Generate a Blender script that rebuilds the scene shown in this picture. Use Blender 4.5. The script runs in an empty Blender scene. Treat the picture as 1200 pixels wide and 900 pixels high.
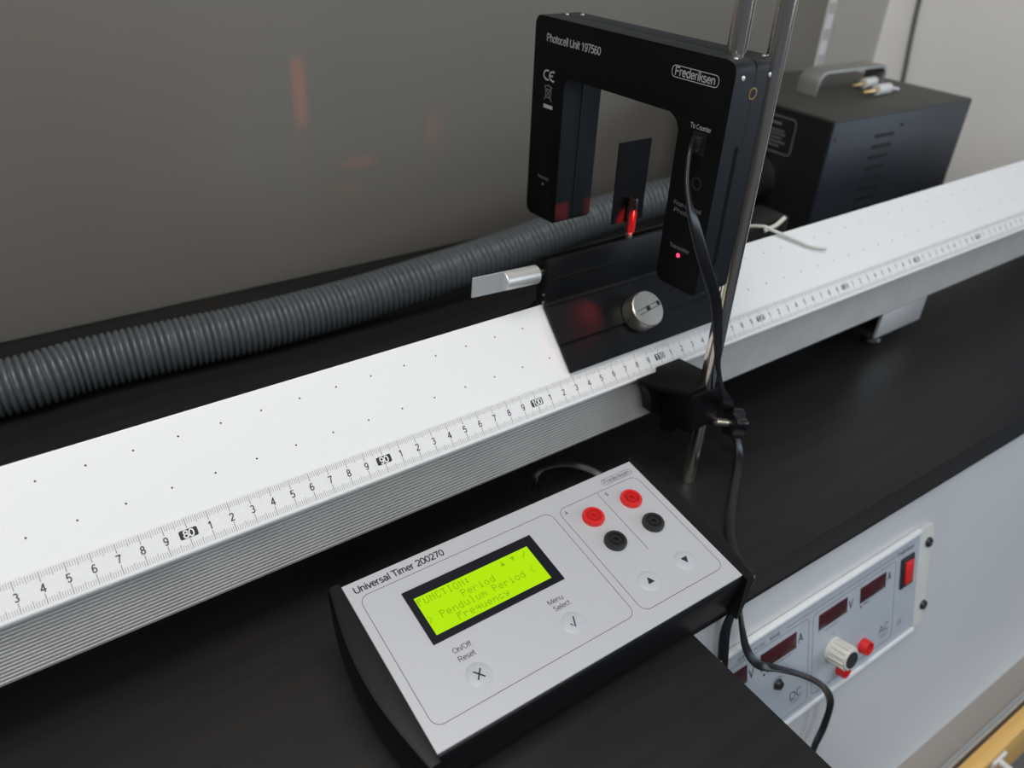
import bpy, bmesh, math, random
from mathutils import Matrix, Vector
random.seed(4)
S = bpy.context.scene
COL = S.collection

# ------------------------------------------------------------------ camera
cam = bpy.data.cameras.new('camera'); camo = bpy.data.objects.new('camera', cam); COL.objects.link(camo)
CX = Vector((0.8268003, -0.5609983, 0.0410137)); CY = Vector((-0.2766422, -0.4690343, -0.8387347)); CZ = Vector((0.4897656, 0.6821200, -0.5429936))
M = Matrix((CX, -CY, -CZ)).transposed().to_4x4(); M.translation = Vector((-0.2352013, -0.2967387, 0.3433164))
camo.matrix_world = M
cam.sensor_fit = 'HORIZONTAL'; cam.sensor_width = 36.0; cam.lens = 921.546 / 1200 * 36.0
cam.clip_start = 0.01; cam.clip_end = 60
cam.dof.use_dof = True; cam.dof.focus_distance = 0.40; cam.dof.aperture_fstop = 8.5
S.camera = camo

# ------------------------------------------------------------------ light
S.view_settings.view_transform = 'Standard'; S.view_settings.look = 'None'
S.view_settings.gamma = 1.0; S.view_settings.use_curve_mapping = False
S.view_settings.exposure = 0.0
w = bpy.data.worlds.new('room'); S.world = w; w.use_nodes = True
w.node_tree.nodes['Background'].inputs[0].default_value = (0.80, 0.86, 1.0, 1)
w.node_tree.nodes['Background'].inputs[1].default_value = 0.10

def area(name, loc, target, sx, sy, power, color):
    l = bpy.data.lights.new(name, 'AREA'); l.shape = 'RECTANGLE'; l.size = sx; l.size_y = sy
    l.energy = power; l.color = color
    o = bpy.data.objects.new(name, l); COL.objects.link(o)
    o.location = loc; o.rotation_euler = (Vector(target) - Vector(loc)).to_track_quat('-Z', 'Y').to_euler()
    return o
area('ceiling_lamp', (-0.22, -0.20, 1.42), (-0.20, -0.05, 0.0), 0.9, 0.5, 9.6, (1.0, 0.97, 0.93))
area('fill_lamp_left', (-1.5, -1.0, 1.9), (0.2, 0.1, 0.1), 1.2, 0.5, 16.5, (1.0, 0.97, 0.93))  # unseen lamp added at the left to brighten the right wall
area('window_light', (2.3, -2.0, 0.75), (0.2, 0.1, 0.1), 2.0, 1.3, 30, (0.76, 0.88, 1.0))
area('window_light_rear', (-0.3, -2.2, 1.2), (0.3, 0.1, 0.1), 1.6, 1.0, 13, (0.90, 0.95, 1.0))

# ------------------------------------------------------------------ materials
MAT = {}
def mat(name, color, rough=0.5, metal=0.0, noise=0.0, nscale=60.0, bump=0.0, bscale=400.0, spec=0.5, emit=None, estr=0.0, stretch=None, color2=None):
    m = bpy.data.materials.new(name); m.use_nodes = True; nt = m.node_tree; b = nt.nodes['Principled BSDF']
    b.inputs['Base Color'].default_value = (*color, 1); b.inputs['Roughness'].default_value = rough
    b.inputs['Metallic'].default_value = metal; b.inputs['Specular IOR Level'].default_value = spec
    if noise > 0 or bump > 0:
        tc = nt.nodes.new('ShaderNodeTexCoord'); mp = nt.nodes.new('ShaderNodeMapping')
        nt.links.new(tc.outputs['Object'], mp.inputs['Vector'])
        if stretch: mp.inputs['Scale'].default_value = stretch
    if noise > 0:
        n = nt.nodes.new('ShaderNodeTexNoise'); n.inputs['Scale'].default_value = nscale; n.inputs['Detail'].default_value = 5
        nt.links.new(mp.outputs[0], n.inputs['Vector'])
        r = nt.nodes.new('ShaderNodeValToRGB')
        c2 = color2 or tuple(min(1, c * (1 + noise)) for c in color)
        c1 = color if color2 else tuple(c * (1 - noise) for c in color)
        r.color_ramp.elements[0].position = 0.35; r.color_ramp.elements[1].position = 0.68
        r.color_ramp.elements[0].color = (*c1, 1); r.color_ramp.elements[1].color = (*c2, 1)
        nt.links.new(n.outputs['Fac'], r.inputs['Fac']); nt.links.new(r.outputs['Color'], b.inputs['Base Color'])
    if bump > 0:
        n2 = nt.nodes.new('ShaderNodeTexNoise'); n2.inputs['Scale'].default_value = bscale; n2.inputs['Detail'].default_value = 3
        nt.links.new(mp.outputs[0], n2.inputs['Vector'])
        bp = nt.nodes.new('ShaderNodeBump'); bp.inputs['Strength'].default_value = bump; bp.inputs['Distance'].default_value = 0.0005
        nt.links.new(n2.outputs['Fac'], bp.inputs['Height']); nt.links.new(bp.outputs['Normal'], b.inputs['Normal'])
    if emit:
        b.inputs['Emission Color'].default_value = (*emit, 1); b.inputs['Emission Strength'].default_value = estr
    MAT[name] = m; return m

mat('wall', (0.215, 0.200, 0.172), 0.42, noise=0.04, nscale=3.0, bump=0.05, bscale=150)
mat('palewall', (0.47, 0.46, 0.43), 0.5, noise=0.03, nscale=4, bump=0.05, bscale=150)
mat('whitewall', (0.90, 0.895, 0.87), 0.5, noise=0.03, nscale=4, bump=0.05, bscale=150)
mat('floor', (0.055, 0.065, 0.085), 0.6, noise=0.4, nscale=25)
mat('bench', (0.0105, 0.0105, 0.0115), 0.45, spec=0.30, noise=0.5, nscale=18, color2=(0.0165, 0.0150, 0.0140), stretch=(0.6, 6, 6), bump=0.12, bscale=500)
mat('benchedge', (0.012, 0.0125, 0.014), 0.4, bump=0.1)
mat('console', (0.55, 0.56, 0.57), 0.42, noise=0.02, nscale=8)
mat('cream', (0.72, 0.68, 0.58), 0.5, noise=0.03)
mat('trackwhite', (0.83, 0.83, 0.82), 0.38, noise=0.012, nscale=900, bump=0.05, bscale=2500)
mat('ribalu', (0.69, 0.68, 0.66), 0.36, metal=0.45, noise=0.04, nscale=40)
mat('rulerwhite', (0.78, 0.775, 0.77), 0.4, noise=0.02, nscale=300)
mat('tick', (0.16, 0.155, 0.16), 0.6, noise=0.1)
mat('numeral', (0.045, 0.03, 0.05), 0.6, noise=0.1)
mat('tagwhite', (0.85, 0.85, 0.84), 0.5, noise=0.01)
mat('hole', (0.03, 0.03, 0.03), 0.9, noise=0.1)
mat('blackanod', (0.0068, 0.0072, 0.0082), 0.42, bump=0.10, bscale=1800, noise=0.15, spec=0.16)
mat('clampblack', (0.0045, 0.0045, 0.005), 0.5, bump=0.10, bscale=1500, noise=0.1, spec=0.14)
mat('blackplastic', (0.006, 0.006, 0.007), 0.42, bump=0.10, bscale=1500, noise=0.1, spec=0.25)
mat('gateblack', (0.0035, 0.0038, 0.004), 0.6, bump=0.06, bscale=1500, noise=0.1, spec=0.12)
mat('gateedge', (0.010, 0.0125, 0.016), 0.50, bump=0.08, bscale=1500, noise=0.1, spec=0.3)  # gate black with bluish daylight put into the colour
mat('print', (0.42, 0.42, 0.42), 0.6, noise=0.05)
mat('dimprint', (0.16, 0.16, 0.16), 0.6, noise=0.05)
mat('steel', (0.80, 0.75, 0.67), 0.16, metal=1.0, noise=0.06, nscale=300, stretch=(1, 1, 0.05))
mat('nickel', (0.80, 0.75, 0.67), 0.34, metal=1.0, noise=0.05, nscale=500)
mat('brass', (0.62, 0.42, 0.16), 0.3, metal=1.0, noise=0.1)
mat('silver', (0.74, 0.73, 0.71), 0.38, metal=0.55, noise=0.03)
mat('greyplate', (0.40, 0.41, 0.42), 0.5, noise=0.03)
mat('hosegrey', (0.085, 0.097, 0.104), 0.28, noise=0.12, nscale=200)
mat('cableblack', (0.010, 0.010, 0.012), 0.34, noise=0.1)
mat('cablegrey', (0.12, 0.12, 0.12), 0.5, noise=0.1)
mat('cablelight', (0.40, 0.40, 0.39), 0.5, noise=0.1)
mat('cordwhite', (0.72, 0.71, 0.66), 0.6, noise=0.05)
mat('plugwhite', (0.70, 0.70, 0.69), 0.4, noise=0.05)
mat('faceplate', (0.56, 0.57, 0.595), 0.42, metal=0.2, noise=0.035, nscale=1800, bump=0.03, bscale=3000)
mat('ink', (0.018, 0.018, 0.022), 0.6, noise=0.1)
mat('inkgrey', (0.12, 0.12, 0.13), 0.6, noise=0.1)
mat('lcdframe', (0.008, 0.009, 0.014), 0.45, spec=0.2, noise=0.1)
mat('lcd', (0.06, 0.10, 0.002), 0.6, noise=0.02, spec=0.1, emit=(0.42, 0.74, 0.0), estr=0.95)
mat('lcdpixel', (0.04, 0.08, 0.002), 0.6, noise=0.05, spec=0.1, emit=(0.19, 0.40, 0.0), estr=0.85)
mat('button', (0.50, 0.515, 0.55), 0.4, noise=0.02, nscale=600)
mat('redplastic', (0.72, 0.022, 0.022), 0.32, noise=0.05)
mat('reddark', (0.42, 0.010, 0.012), 0.45, noise=0.05)
mat('jackblack', (0.020, 0.022, 0.024), 0.35, noise=0.1)
mat('jackdark', (0.005, 0.005, 0.005), 0.6, noise=0.1)
mat('ledred', (0.8, 0.05, 0.1), 0.3, noise=0.02, emit=(1.0, 0.03, 0.12), estr=2.2)
mat('blower', (0.016, 0.020, 0.030), 0.45, noise=0.08, nscale=30, bump=0.15, bscale=900)
mat('blowertop', (0.046, 0.045, 0.041), 0.50, noise=0.08, nscale=30, bump=0.15, bscale=900)
mat('blowerface', (0.007, 0.007, 0.008), 0.5, noise=0.1)
mat('slotdark', (0.004, 0.004, 0.006), 0.8, noise=0.1)
mat('handle', (0.27, 0.27, 0.255), 0.45, metal=0.4, noise=0.04)
mat('psface', (0.42, 0.455, 0.50), 0.45, noise=0.03, nscale=60)
mat('psflange', (0.60, 0.60, 0.57), 0.45, noise=0.03)
mat('psrail', (0.90, 0.91, 0.92), 0.35, metal=0.2, noise=0.02)
mat('display', (0.060, 0.010, 0.014), 0.25, noise=0.1)
mat('knobcream', (0.66, 0.65, 0.60), 0.42, noise=0.03)
mat('ledge', (0.50, 0.45, 0.40), 0.36, metal=0.5, noise=0.05, nscale=10, stretch=(0.3, 6, 6))
mat('alu', (0.62, 0.62, 0.60), 0.35, metal=0.7, noise=0.03)
mat('wood', (0.74, 0.43, 0.12), 0.5, noise=0.15, nscale=14, stretch=(0.5, 8, 8), color2=(0.85, 0.53, 0.18))
mat('darkfabric', (0.018, 0.022, 0.035), 0.8, noise=0.5, nscale=120)
mat('railwhite', (0.74, 0.74, 0.74), 0.45, noise=0.02)
mat('acrylic', (0.030, 0.012, 0.012), 0.18, noise=0.1)

# ------------------------------------------------------------------ builders
def finish(name, bm, m, parent=None, smooth=None, local=None):
    bmesh.ops.recalc_face_normals(bm, faces=bm.faces)
    me = bpy.data.meshes.new(name); bm.to_mesh(me); bm.free()
    if smooth:
        for p in me.polygons: p.use_smooth = True
        me.set_sharp_from_angle(angle=math.radians(smooth))
    me.materials.append(MAT[m])
    o = bpy.data.objects.new(name, me); COL.objects.link(o)
    if parent: o.parent = parent
    if local is not None: o.matrix_local = local
    return o
def again(o, parent, local=None, name=None):
    c = o.copy(); COL.objects.link(c); c.parent = parent
    if local is not None: c.matrix_local = local
    return c
def frame(o, ax, ay, az):
    m = Matrix((Vector(ax), Vector(ay), Vector(az))).transposed().to_4x4(); m.translation = Vector(o); return m
def thing(name, label, cat, matrix=None, group=None, parent=None):
    o = bpy.data.objects.new(name, None); o.empty_display_size = 0.02; COL.objects.link(o)
    if matrix is not None: o.matrix_world = matrix
    return tag(o, label, cat, group)
def tag(o, label, cat, group=None):
    o['label'] = label; o['category'] = cat
    if group: o['group'] = group
    return o
def T(x, y, z): return Matrix.Translation((x, y, z))
def bm_box(bm, x0, x1, y0, y1, z0, z1):
    v = [bm.verts.new((x, y, z)) for z in (z0, z1) for y in (y0, y1) for x in (x0, x1)]
    for f in ((0, 2, 3, 1), (4, 5, 7, 6), (0, 1, 5, 4), (2, 6, 7, 3), (0, 4, 6, 2), (1, 3, 7, 5)): bm.faces.new([v[i] for i in f])
def box(name, x0, x1, y0, y1, z0, z1, m, parent=None, bev=0.0, seg=2, local=None):
    bm = bmesh.new(); bm_box(bm, x0, x1, y0, y1, z0, z1)
    if bev: bmesh.ops.bevel(bm, geom=list(bm.edges), offset=bev, segments=seg, affect='EDGES', profile=0.5)
    return finish(name, bm, m, parent, 40 if bev else None, local)
def roundpoly(pts, rad, n=5):
    out = []; N = len(pts)
    for i in range(N):
        p = Vector(pts[i]); a = Vector(pts[i - 1]); b = Vector(pts[(i + 1) % N])
        r = rad[i] if isinstance(rad, (list, tuple)) else rad
        if r <= 0: out.append(tuple(p)); continue
        u = (a - p).normalized(); v = (b - p).normalized()
        ang = u.angle(v); d = r / math.tan(ang / 2)
        c = p + (u + v).normalized() * (r / math.sin(ang / 2))
        s = p + u * d - c; e = p + v * d - c
        a0 = math.atan2(s.y, s.x); a1 = math.atan2(e.y, e.x); da = (a1 - a0 + math.pi) % (2 * math.pi) - math.pi
        for k in range(n + 1):
            t = a0 + da * k / n; out.append((c.x + r * math.cos(t), c.y + r * math.sin(t)))
    return out
def bm_prism(bm, poly, c0, c1, ax='xy'):
    def P(p, q, c): return {'xy': (p, q, c), 'yz': (c, p, q), 'xz': (p, c, q)}[ax]
    a = [bm.verts.new(P(p, q, c0)) for p, q in poly]; b = [bm.verts.new(P(p, q, c1)) for p, q in poly]
    fa = bm.faces.new(a); fb = bm.faces.new(list(reversed(b)))
    for i in range(len(poly)):
        j = (i + 1) % len(poly); bm.faces.new((a[i], a[j], b[j], b[i]))
    return fa, fb
def prism(name, poly, c0, c1, m, parent=None, ax='xy', bev=0.0, smooth=35, local=None, seg=2):
    bm = bmesh.new(); fa, fb = bm_prism(bm, poly, c0, c1, ax)
    if bev:
        es = set(fa.edges) | set(fb.edges)
        bmesh.ops.bevel(bm, geom=list(es), offset=bev, segments=seg, affect='EDGES', profile=0.5)
    return finish(name, bm, m, parent, smooth, local)
def bm_lathe(bm, prof, n=32, mtx=None):
    rings = []
    for r, z in prof:
        if r < 1e-7:
            rings.append([bm.verts.new((0, 0, z))])
        else:
            rings.append([bm.verts.new((r * math.cos(2 * math.pi * k / n), r * math.sin(2 * math.pi * k / n), z)) for k in range(n)])
    for a, b in zip(rings, rings[1:]):
        for k in range(n):
            j = (k + 1) % n
            if len(a) == 1 and len(b) == 1: continue
            if len(a) == 1: bm.faces.new((a[0], b[k], b[j]))
            elif len(b) == 1: bm.faces.new((a[k], a[j], b[0]))
            else: bm.faces.new((a[k], a[j], b[j], b[k]))
    if mtx is not None: bmesh.ops.transform(bm, matrix=mtx, verts=[v for r in rings for v in r])
def lathe(name, prof, m, parent=None, n=32, local=None, smooth=35):
    bm = bmesh.new(); bm_lathe(bm, prof, n); return finish(name, bm, m, parent, smooth, local)
def along(p, d):           # local matrix with +Z along d at p
    q = Vector(d).normalized().to_track_quat('Z', 'Y'); m = q.to_matrix().to_4x4(); m.translation = Vector(p); return m
def catmull(pts, sub):
    P = [Vector(p) for p in pts]; P = [2 * P[0] - P[1]] + P + [2 * P[-1] - P[-2]]; out = []
    for i in range(1, len(P) - 2):
        for k in range(sub):
            t = k / sub; a, b, c, d = P[i - 1:i + 3]
            out.append(0.5 * ((2 * b) + (c - a) * t + (2 * a - 5 * b + 4 * c - d) * t * t + (3 * b - a - 3 * c + d) * t ** 3))
    out.append(P[-2]); return out
def resample(path, step):
    out = [path[0]]; acc = 0.0
    for a, b in zip(path, path[1:]):
        L = (b - a).length; pos = step - acc
        while pos <= L:
            out.append(a + (b - a) * (pos / L)); pos += step
        acc = (acc + L) % step if L > 0 else acc
    return out
def tube(name, path, radii, m, parent=None, n=12, wide=None, up=(0, 0, 1), caps=True, side=None):
    """sweep; wide = list of (half_width, half_thick, twist) for a flat section"""
    bm = bmesh.new(); rings = []; N = len(path); pn = None
    for i, p in enumerate(path):
        d = (path[min(i + 1, N - 1)] - path[max(i - 1, 0)]).normalized()
        if pn is None:
            u = Vector(up); s = d.cross(u)
            if s.length < 1e-4: s = d.cross(Vector((1, 0, 0)))
            s.normalize()
        else:
            s = (pn - d * pn.dot(d)).normalized()
        if side:
            s = Vector(side(i / (N - 1))); s = (s - d * s.dot(d)).normalized()
        pn = s; b = s.cross(d)
        ring = []
        for k in range(n):
            a = 2 * math.pi * k / n
            if wide:
                hw, ht, tw = wide(i / (N - 1)); ca, sa = math.cos(a), math.sin(a)
                x = hw * math.copysign(abs(ca) ** 0.6, ca); y = ht * math.copysign(abs(sa) ** 0.6, sa)
                ct, st = math.cos(tw), math.sin(tw); x, y = x * ct - y * st, x * st + y * ct
            else:
                r = radii[i] if isinstance(radii, list) else radii
                x, y = r * math.cos(a), r * math.sin(a)
            ring.append(bm.verts.new(p + s * x + b * y))
        rings.append(ring)
    for a, b in zip(rings, rings[1:]):
        for k in range(n): bm.faces.new((a[k], a[(k + 1) % n], b[(k + 1) % n], b[k]))
    if caps: bm.faces.new(rings[0]); bm.faces.new(list(reversed(rings[-1])))
    return finish(name, bm, m, parent, 60)
def ARC(cx, cy, rx, ry, a0, a1):
    n = max(4, int(abs(a1 - a0) / 22)); return [(cx + rx * math.cos(math.radians(a0 + (a1 - a0) * k / n)), cy + ry * math.sin(math.radians(a0 + (a1 - a0) * k / n))) for k in range(n + 1)]
def ELL(cx, cy, rx, ry): return ARC(cx, cy, rx, ry, 0, 360)
GLY = {
 '0': (.56, ELL(.28, .5, .22, .46)), '1': (.56, [(.12, .76), (.32, .96)], [(.32, .96), (.32, .02)]),
 '2': (.56, ARC(.28, .70, .21, .26, 165, -38) + [(.06, .04)], [(.06, .04), (.50, .04)]),
 '3': (.56, ARC(.27, .73, .19, .23, 150, -90), ARC(.27, .27, .22, .23, 90, -150)),
 '4': (.56, [(.40, .02), (.40, .96)], [(.40, .96), (.05, .30)], [(.05, .28), (.54, .28)]),
 '5': (.56, [(.48, .96), (.14, .96)], [(.14, .96), (.09, .52)], ARC(.27, .33, .21, .29, 140, -150)),
 '6': (.56, ELL(.28, .31, .21, .27), ARC(.30, .42, .23, .54, 180, 50)),
 '7': (.56, [(.05, .96), (.51, .96)], [(.50, .96), (.34, .55), (.22, .02)]),
 '8': (.56, ELL(.28, .74, .18, .22), ELL(.28, .28, .22, .24)), '9': (.56, ELL(.28, .67, .21, .28), ARC(.26, .56, .23, .54, 0, -130)),
 'a': (.54, ARC(.25, .50, .18, .20, 160, 0) + [(.43, .02)], ELL(.24, .21, .18, .18)), 'b': (.55, [(.08, 1), (.08, .02)], ELL(.28, .36, .20, .33)),
 'c': (.50, ARC(.27, .36, .21, .34, 48, 312)), 'd': (.56, ELL(.26, .36, .20, .34), [(.47, 1), (.47, .02)]),
 'e': (.54, [(.07, .38), (.48, .38)], ARC(.27, .36, .21, .34, 5, 318)), 'f': (.29, ARC(.26, .82, .12, .15, 70, 180) + [(.14, .02)], [(.02, .68), (.27, .68)]),
 'h': (.54, [(.08, 1), (.08, .02)], ARC(.26, .48, .18, .22, 180, 0) + [(.44, .02)]), 'i': (.21, [(.10, .70), (.10, .02)], [(.10, .92), (.10, .98)]),
 'k': (.48, [(.08, 1), (.08, .02)], [(.42, .70), (.08, .30)], [(.20, .42), (.45, .02)]), 'l': (.21, [(.10, 1), (.10, .02)]),
 'm': (.80, [(.08, .70), (.08, .02)], ARC(.22, .50, .15, .20, 180, 0) + [(.37, .02)], ARC(.53, .50, .16, .20, 180, 0) + [(.69, .02)]),
 'n': (.54, [(.08, .70), (.08, .02)], ARC(.26, .48, .18, .22, 180, 0) + [(.44, .02)]), 'o': (.55, ELL(.27, .36, .22, .34)),
 'r': (.35, [(.08, .70), (.08, .02)], ARC(.26, .48, .18, .22, 180, 75)), 's': (.48, ARC(.23, .53, .16, .17, 30, 270), ARC(.23, .19, .18, .17, 90, -150)),
 't': (.30, [(.14, .92), (.14, .15)] , ARC(.25, .16, .11, .13, 180, 280), [(.02, .69), (.28, .69)]), 'u': (.54, [(.08, .70), (.08, .24)], ARC(.26, .24, .18, .21, 180, 360), [(.44, .70), (.44, .02)]),
 'v': (.48, [(.03, .70), (.24, .02)], [(.24, .02), (.45, .70)]), 'x': (.48, [(.04, .70), (.44, .02)], [(.44, .70), (.04, .02)]),
 'A': (.66, [(.03, .02), (.33, .96)], [(.33, .96), (.63, .02)], [(.14, .32), (.52, .32)]),
 'B': (.66, [(.09, .02), (.09, .96)], [(.09, .96), (.34, .96)], ARC(.34, .74, .19, .22, 90, -90), [(.34, .52), (.09, .52)], ARC(.36, .28, .22, .25, 90, -90), [(.36, .04), (.09, .04)]),
 'C': (.72, ARC(.38, .5, .31, .46, 50, 310)), 'D': (.72, [(.09, .02), (.09, .96)], [(.09, .96), (.33, .96)], ARC(.33, .5, .31, .46, 90, -90), [(.33, .04), (.09, .04)]),
 'E': (.64, [(.55, .96), (.09, .96)], [(.09, .96), (.09, .04)], [(.09, .04), (.57, .04)], [(.09, .52), (.50, .52)]), 'F': (.60, [(.54, .96), (.09, .96)], [(.09, .96), (.09, .02)], [(.09, .52), (.48, .52)]),
 'L': (.54, [(.09, .96), (.09, .04)], [(.09, .04), (.50, .04)]), 'M': (.82, [(.09, .02), (.09, .96)], [(.09, .96), (.41, .08)], [(.41, .08), (.73, .96)], [(.73, .96), (.73, .02)]),
 'O': (.78, ELL(.39, .5, .32, .46)), 'P': (.65, [(.09, .02), (.09, .96)], [(.09, .96), (.36, .96)], ARC(.36, .72, .22, .24, 90, -90), [(.36, .48), (.09, .48)]),
 'R': (.70, [(.09, .02), (.09, .96)], [(.09, .96), (.36, .96)], ARC(.36, .73, .22, .23, 90, -90), [(.36, .50), (.09, .50)], [(.40, .50), (.60, .02)]),
 'S': (.66, ARC(.33, .74, .23, .22, 30, 270), ARC(.33, .27, .25, .25, 90, -155)), 'T': (.60, [(.02, .96), (.58, .96)], [(.30, .96), (.30, .02)]),
 'U': (.72, [(.09, .96), (.09, .32)], ARC(.36, .32, .27, .28, 180, 360), [(.63, .32), (.63, .96)]), 'V': (.64, [(.03, .96), (.32, .02)], [(.32, .02), (.61, .96)]),
 'Y': (.64, [(.03, .96), (.32, .48)], [(.61, .96), (.32, .48)], [(.32, .48), (.32, .02)]), '/': (.28, [(.03, -.02), (.25, 1.0)]), '.': (.24, [(.10, .04), (.10, .10)]), ' ': (.28,)}
GLY['\u0254'] = (.62, ARC(.5, .5, .44, .46, 75, 285)); GLY['\u0250'] = (.62, ARC(.5, .5, .44, .46, 75, 285), [(.08, .5), (.42, .5)])   # conformity mark pair
def text(name, s, size, m, parent, local, align='LEFT', bold=0.11, width=None, valign='BASE'):
    """flat printed lettering: size = capital height, width = total length"""
    bm = bmesh.new(); adv = sum(GLY[c][0] for c in s); k = (width / (adv * size)) if width else 1.0
    x = {'LEFT': 0.0, 'CENTER': -adv * size * k / 2}[align]; y0 = -size / 2 if valign == 'CENTER' else 0.0; hw = bold * size / 2
    for c in s:
        for st in GLY[c][1:]:
            P = [Vector((x + px * size * k, y0 + py * size)) for px, py in st]; N = len(P); closed = N > 3 and (P[0] - P[-1]).length < size * .02
            if N == 2:
                d = (P[1] - P[0]).normalized(); P = [P[0] - d * hw * .6, P[1] + d * hw * .6]
            L = []; Rr = []
            for i, p in enumerate(P):
                a = P[i - 1] if i else (P[-2] if closed else p); b = P[i + 1] if i < N - 1 else (P[1] if closed else p)
                d = (b - a).normalized(); nn = Vector((-d.y, d.x)) * hw
                L.append(bm.verts.new((p.x + nn.x, p.y + nn.y, 0.00003))); Rr.append(bm.verts.new((p.x - nn.x, p.y - nn.y, 0.00003)))
            for i in range(N - 1): bm.faces.new((Rr[i], Rr[i + 1], L[i + 1], L[i]))
        x += GLY[c][0] * size * k
    me = bpy.data.meshes.new(name); bm.to_mesh(me); bm.free(); me.materials.append(MAT[m])
    t = bpy.data.objects.new(name, me); COL.objects.link(t); t.parent = parent; t.matrix_local = local
    return t
def outline(name, pts, rad, wd, z, m, parent, closed=True, local=None):
    """thin printed line following a rounded polygon, in the local xy plane"""
    L = roundpoly(pts, rad, 6) if closed else [tuple(p) for p in pts]
    bm = bmesh.new(); N = len(L); inn = []; out = []
    for i in range(N):
        p = Vector(L[i]); a = Vector(L[i - 1]) if (closed or i) else p; b = Vector(L[(i + 1) % N]) if (closed or i < N - 1) else p
        d = (b - a)
        if d.length < 1e-9: d = Vector((1, 0))
        d.normalize(); nrm = Vector((-d.y, d.x)) * wd / 2
        inn.append((p + nrm)); out.append((p - nrm))
    for lo in (0,):
        vi = [bm.verts.new((q.x, q.y, z)) for q in inn]; vo = [bm.verts.new((q.x, q.y, z)) for q in out]
        ti = [bm.verts.new((q.x, q.y, z + 0.00006)) for q in inn]; to = [bm.verts.new((q.x, q.y, z + 0.00006)) for q in out]
    for i in range(N if closed else N - 1):
        j = (i + 1) % N
        bm.faces.new((ti[i], ti[j], to[j], to[i])); bm.faces.new((vi[i], ti[i], ti[j], vi[j])); bm.faces.new((to[i], vo[i], vo[j], to[j]))
    return finish(name, bm, m, parent, None, local)
def rrect(x0, x1, y0, y1): return [(x0, y0), (x1, y0), (x1, y1), (x0, y1)]

ZB = 0.079          # height of the ruler's lower edge above the bench top

# ------------------------------------------------------------------ setting
o = box('wall_back', -1.6, 0.9, 0.4160, 0.45, -0.93, 1.9, 'palewall'); o['kind'] = 'structure'
o = box('wall_right', 0.9, 0.95, 0.08, 0.45, -0.93, 1.9, 'whitewall'); o['kind'] = 'structure'
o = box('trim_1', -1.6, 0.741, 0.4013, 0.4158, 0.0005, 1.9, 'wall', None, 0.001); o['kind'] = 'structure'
o = box('floor', -1.6, 3.2, -2.2, 0.4160, -0.98, -0.93, 'floor'); o['kind'] = 'structure'

# bench: L-shaped black worktop, slanted service panel, metal ledge
bench = thing('lab_bench', 'black laboratory bench with L-shaped worktop and pale slanted service panel below', 'bench', T(0, 0, -0.93))
prism('worktop', [(-1.5, 0.4010), (-1.5, -0.85), (0.0178, -0.85), (0.0178, -0.1107), (0.8995, -0.1107), (0.8995, 0.4155), (0.7415, 0.4155), (0.7415, 0.4010)], 0.9045, 0.93, 'bench', bench, bev=0.0008)
T15 = math.radians(15); sn, cs = math.sin(T15), math.cos(T15)
CON = frame((0, -0.1077, -0.0255), (1, 0, 0), (0, sn, cs), (0, -cs, sn))
inv = Matrix.Translation((0, 0, 0.93))
def cbox(name, x0, x1, v0, v1, z0, z1, m, bev=0.0): return box(name, x0, x1, -v1, -v0, z0, z1, m, bench, bev, local=inv @ CON)
cbox('service_panel', -0.6, 0.899, 0.002, 0.268, -0.012, 0.0, 'console')
cbox('panel_lip', -0.6, 0.899, 0.0, 0.0022, -0.010, 0.0012, 'cream')
box('ledge', -0.6, 0.899, -0.1975, -0.165, 0.93 - 0.288, 0.93 - 0.283, 'ledge', bench)
box('ledge_lip', -0.6, 0.899, -0.2020, -0.1975, 0.93 - 0.296, 0.93 - 0.2815, 'alu', bench, 0.0006)
box('ledge_joint', 0.3415, 0.3435, -0.1972, -0.178, 0.93 - 0.283, 0.93 - 0.2826, 'alu', bench)
box('wooden_front', -0.6, 0.899, -0.2170, -0.2045, 0.93 - 0.40, 0.93 - 0.2895, 'wood', bench, 0.001)
box('cabinet_body', -0.6, 0.899, -0.2040, 0.395, 0.0, 0.93 - 0.30, 'ledge', bench)
hk = thing('pull_handle', 'white metal pull handle on the wooden front in the lower right corner', 'handle', T(0.376, -0.2172, -0.3035))
box('base_plate', -0.011, 0.011, -0.0030, 0.0, -0.0045, 0.0045, 'railwhite', hk, 0.0008)
tube('bar', [Vector((0, -0.002, 0)), Vector((0, -0.050, 0.0)), Vector((0, -0.056, -0.003)), Vector((0, -0.058, -0.010))], 0.0030, 'railwhite', hk, 14)
b = box('dark_bag', 1.02, 1.45, -0.62, -0.15, -0.9299, -0.72, 'darkfabric', None, 0.03, 3)
tag(b, 'dark blue fabric bag on the floor at the bottom right corner', 'bag')

# slotted wall rail and wall cables
rail = thing('wall_rail', 'white slotted vertical shelf rail on the back wall behind the blower', 'rail', T(0.752, 0.4160, 0.0))
bmr = bmesh.new(); bm_box(bmr, -0.0075, -0.006, -0.013, -0.0002, 0.002, 0.9); bm_box(bmr, 0.006, 0.0075, -0.013, -0.0002, 0.002, 0.9); bm_box(bmr, -0.0075, 0.0075, -0.0150, -0.0130, 0.002, 0.9)
finish('channel', bmr, 'railwhite', rail)
sl = None
for i in range(12):
    z = 0.118 + i * 0.032
    for sx in (-0.0032, 0.0032):
        if sl is None: sl = box('slot', -0.0009, 0.0009, -0.0154, -0.0149, -0.007, 0.007, 'inkgrey', rail, local=T(sx, 0, z))
        else: again(sl, rail, T(sx, 0, z))
pa = catmull([(0.8965, 0.374, 0.60), (0.8965, 0.372, 0.30), (0.8965, 0.370, 0.223), (0.8965, 0.366, 0.175), (0.8965, 0.360, 0.123), (0.8965, 0.356, 0.06), (0.8965, 0.355, 0.004)], 10)
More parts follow.
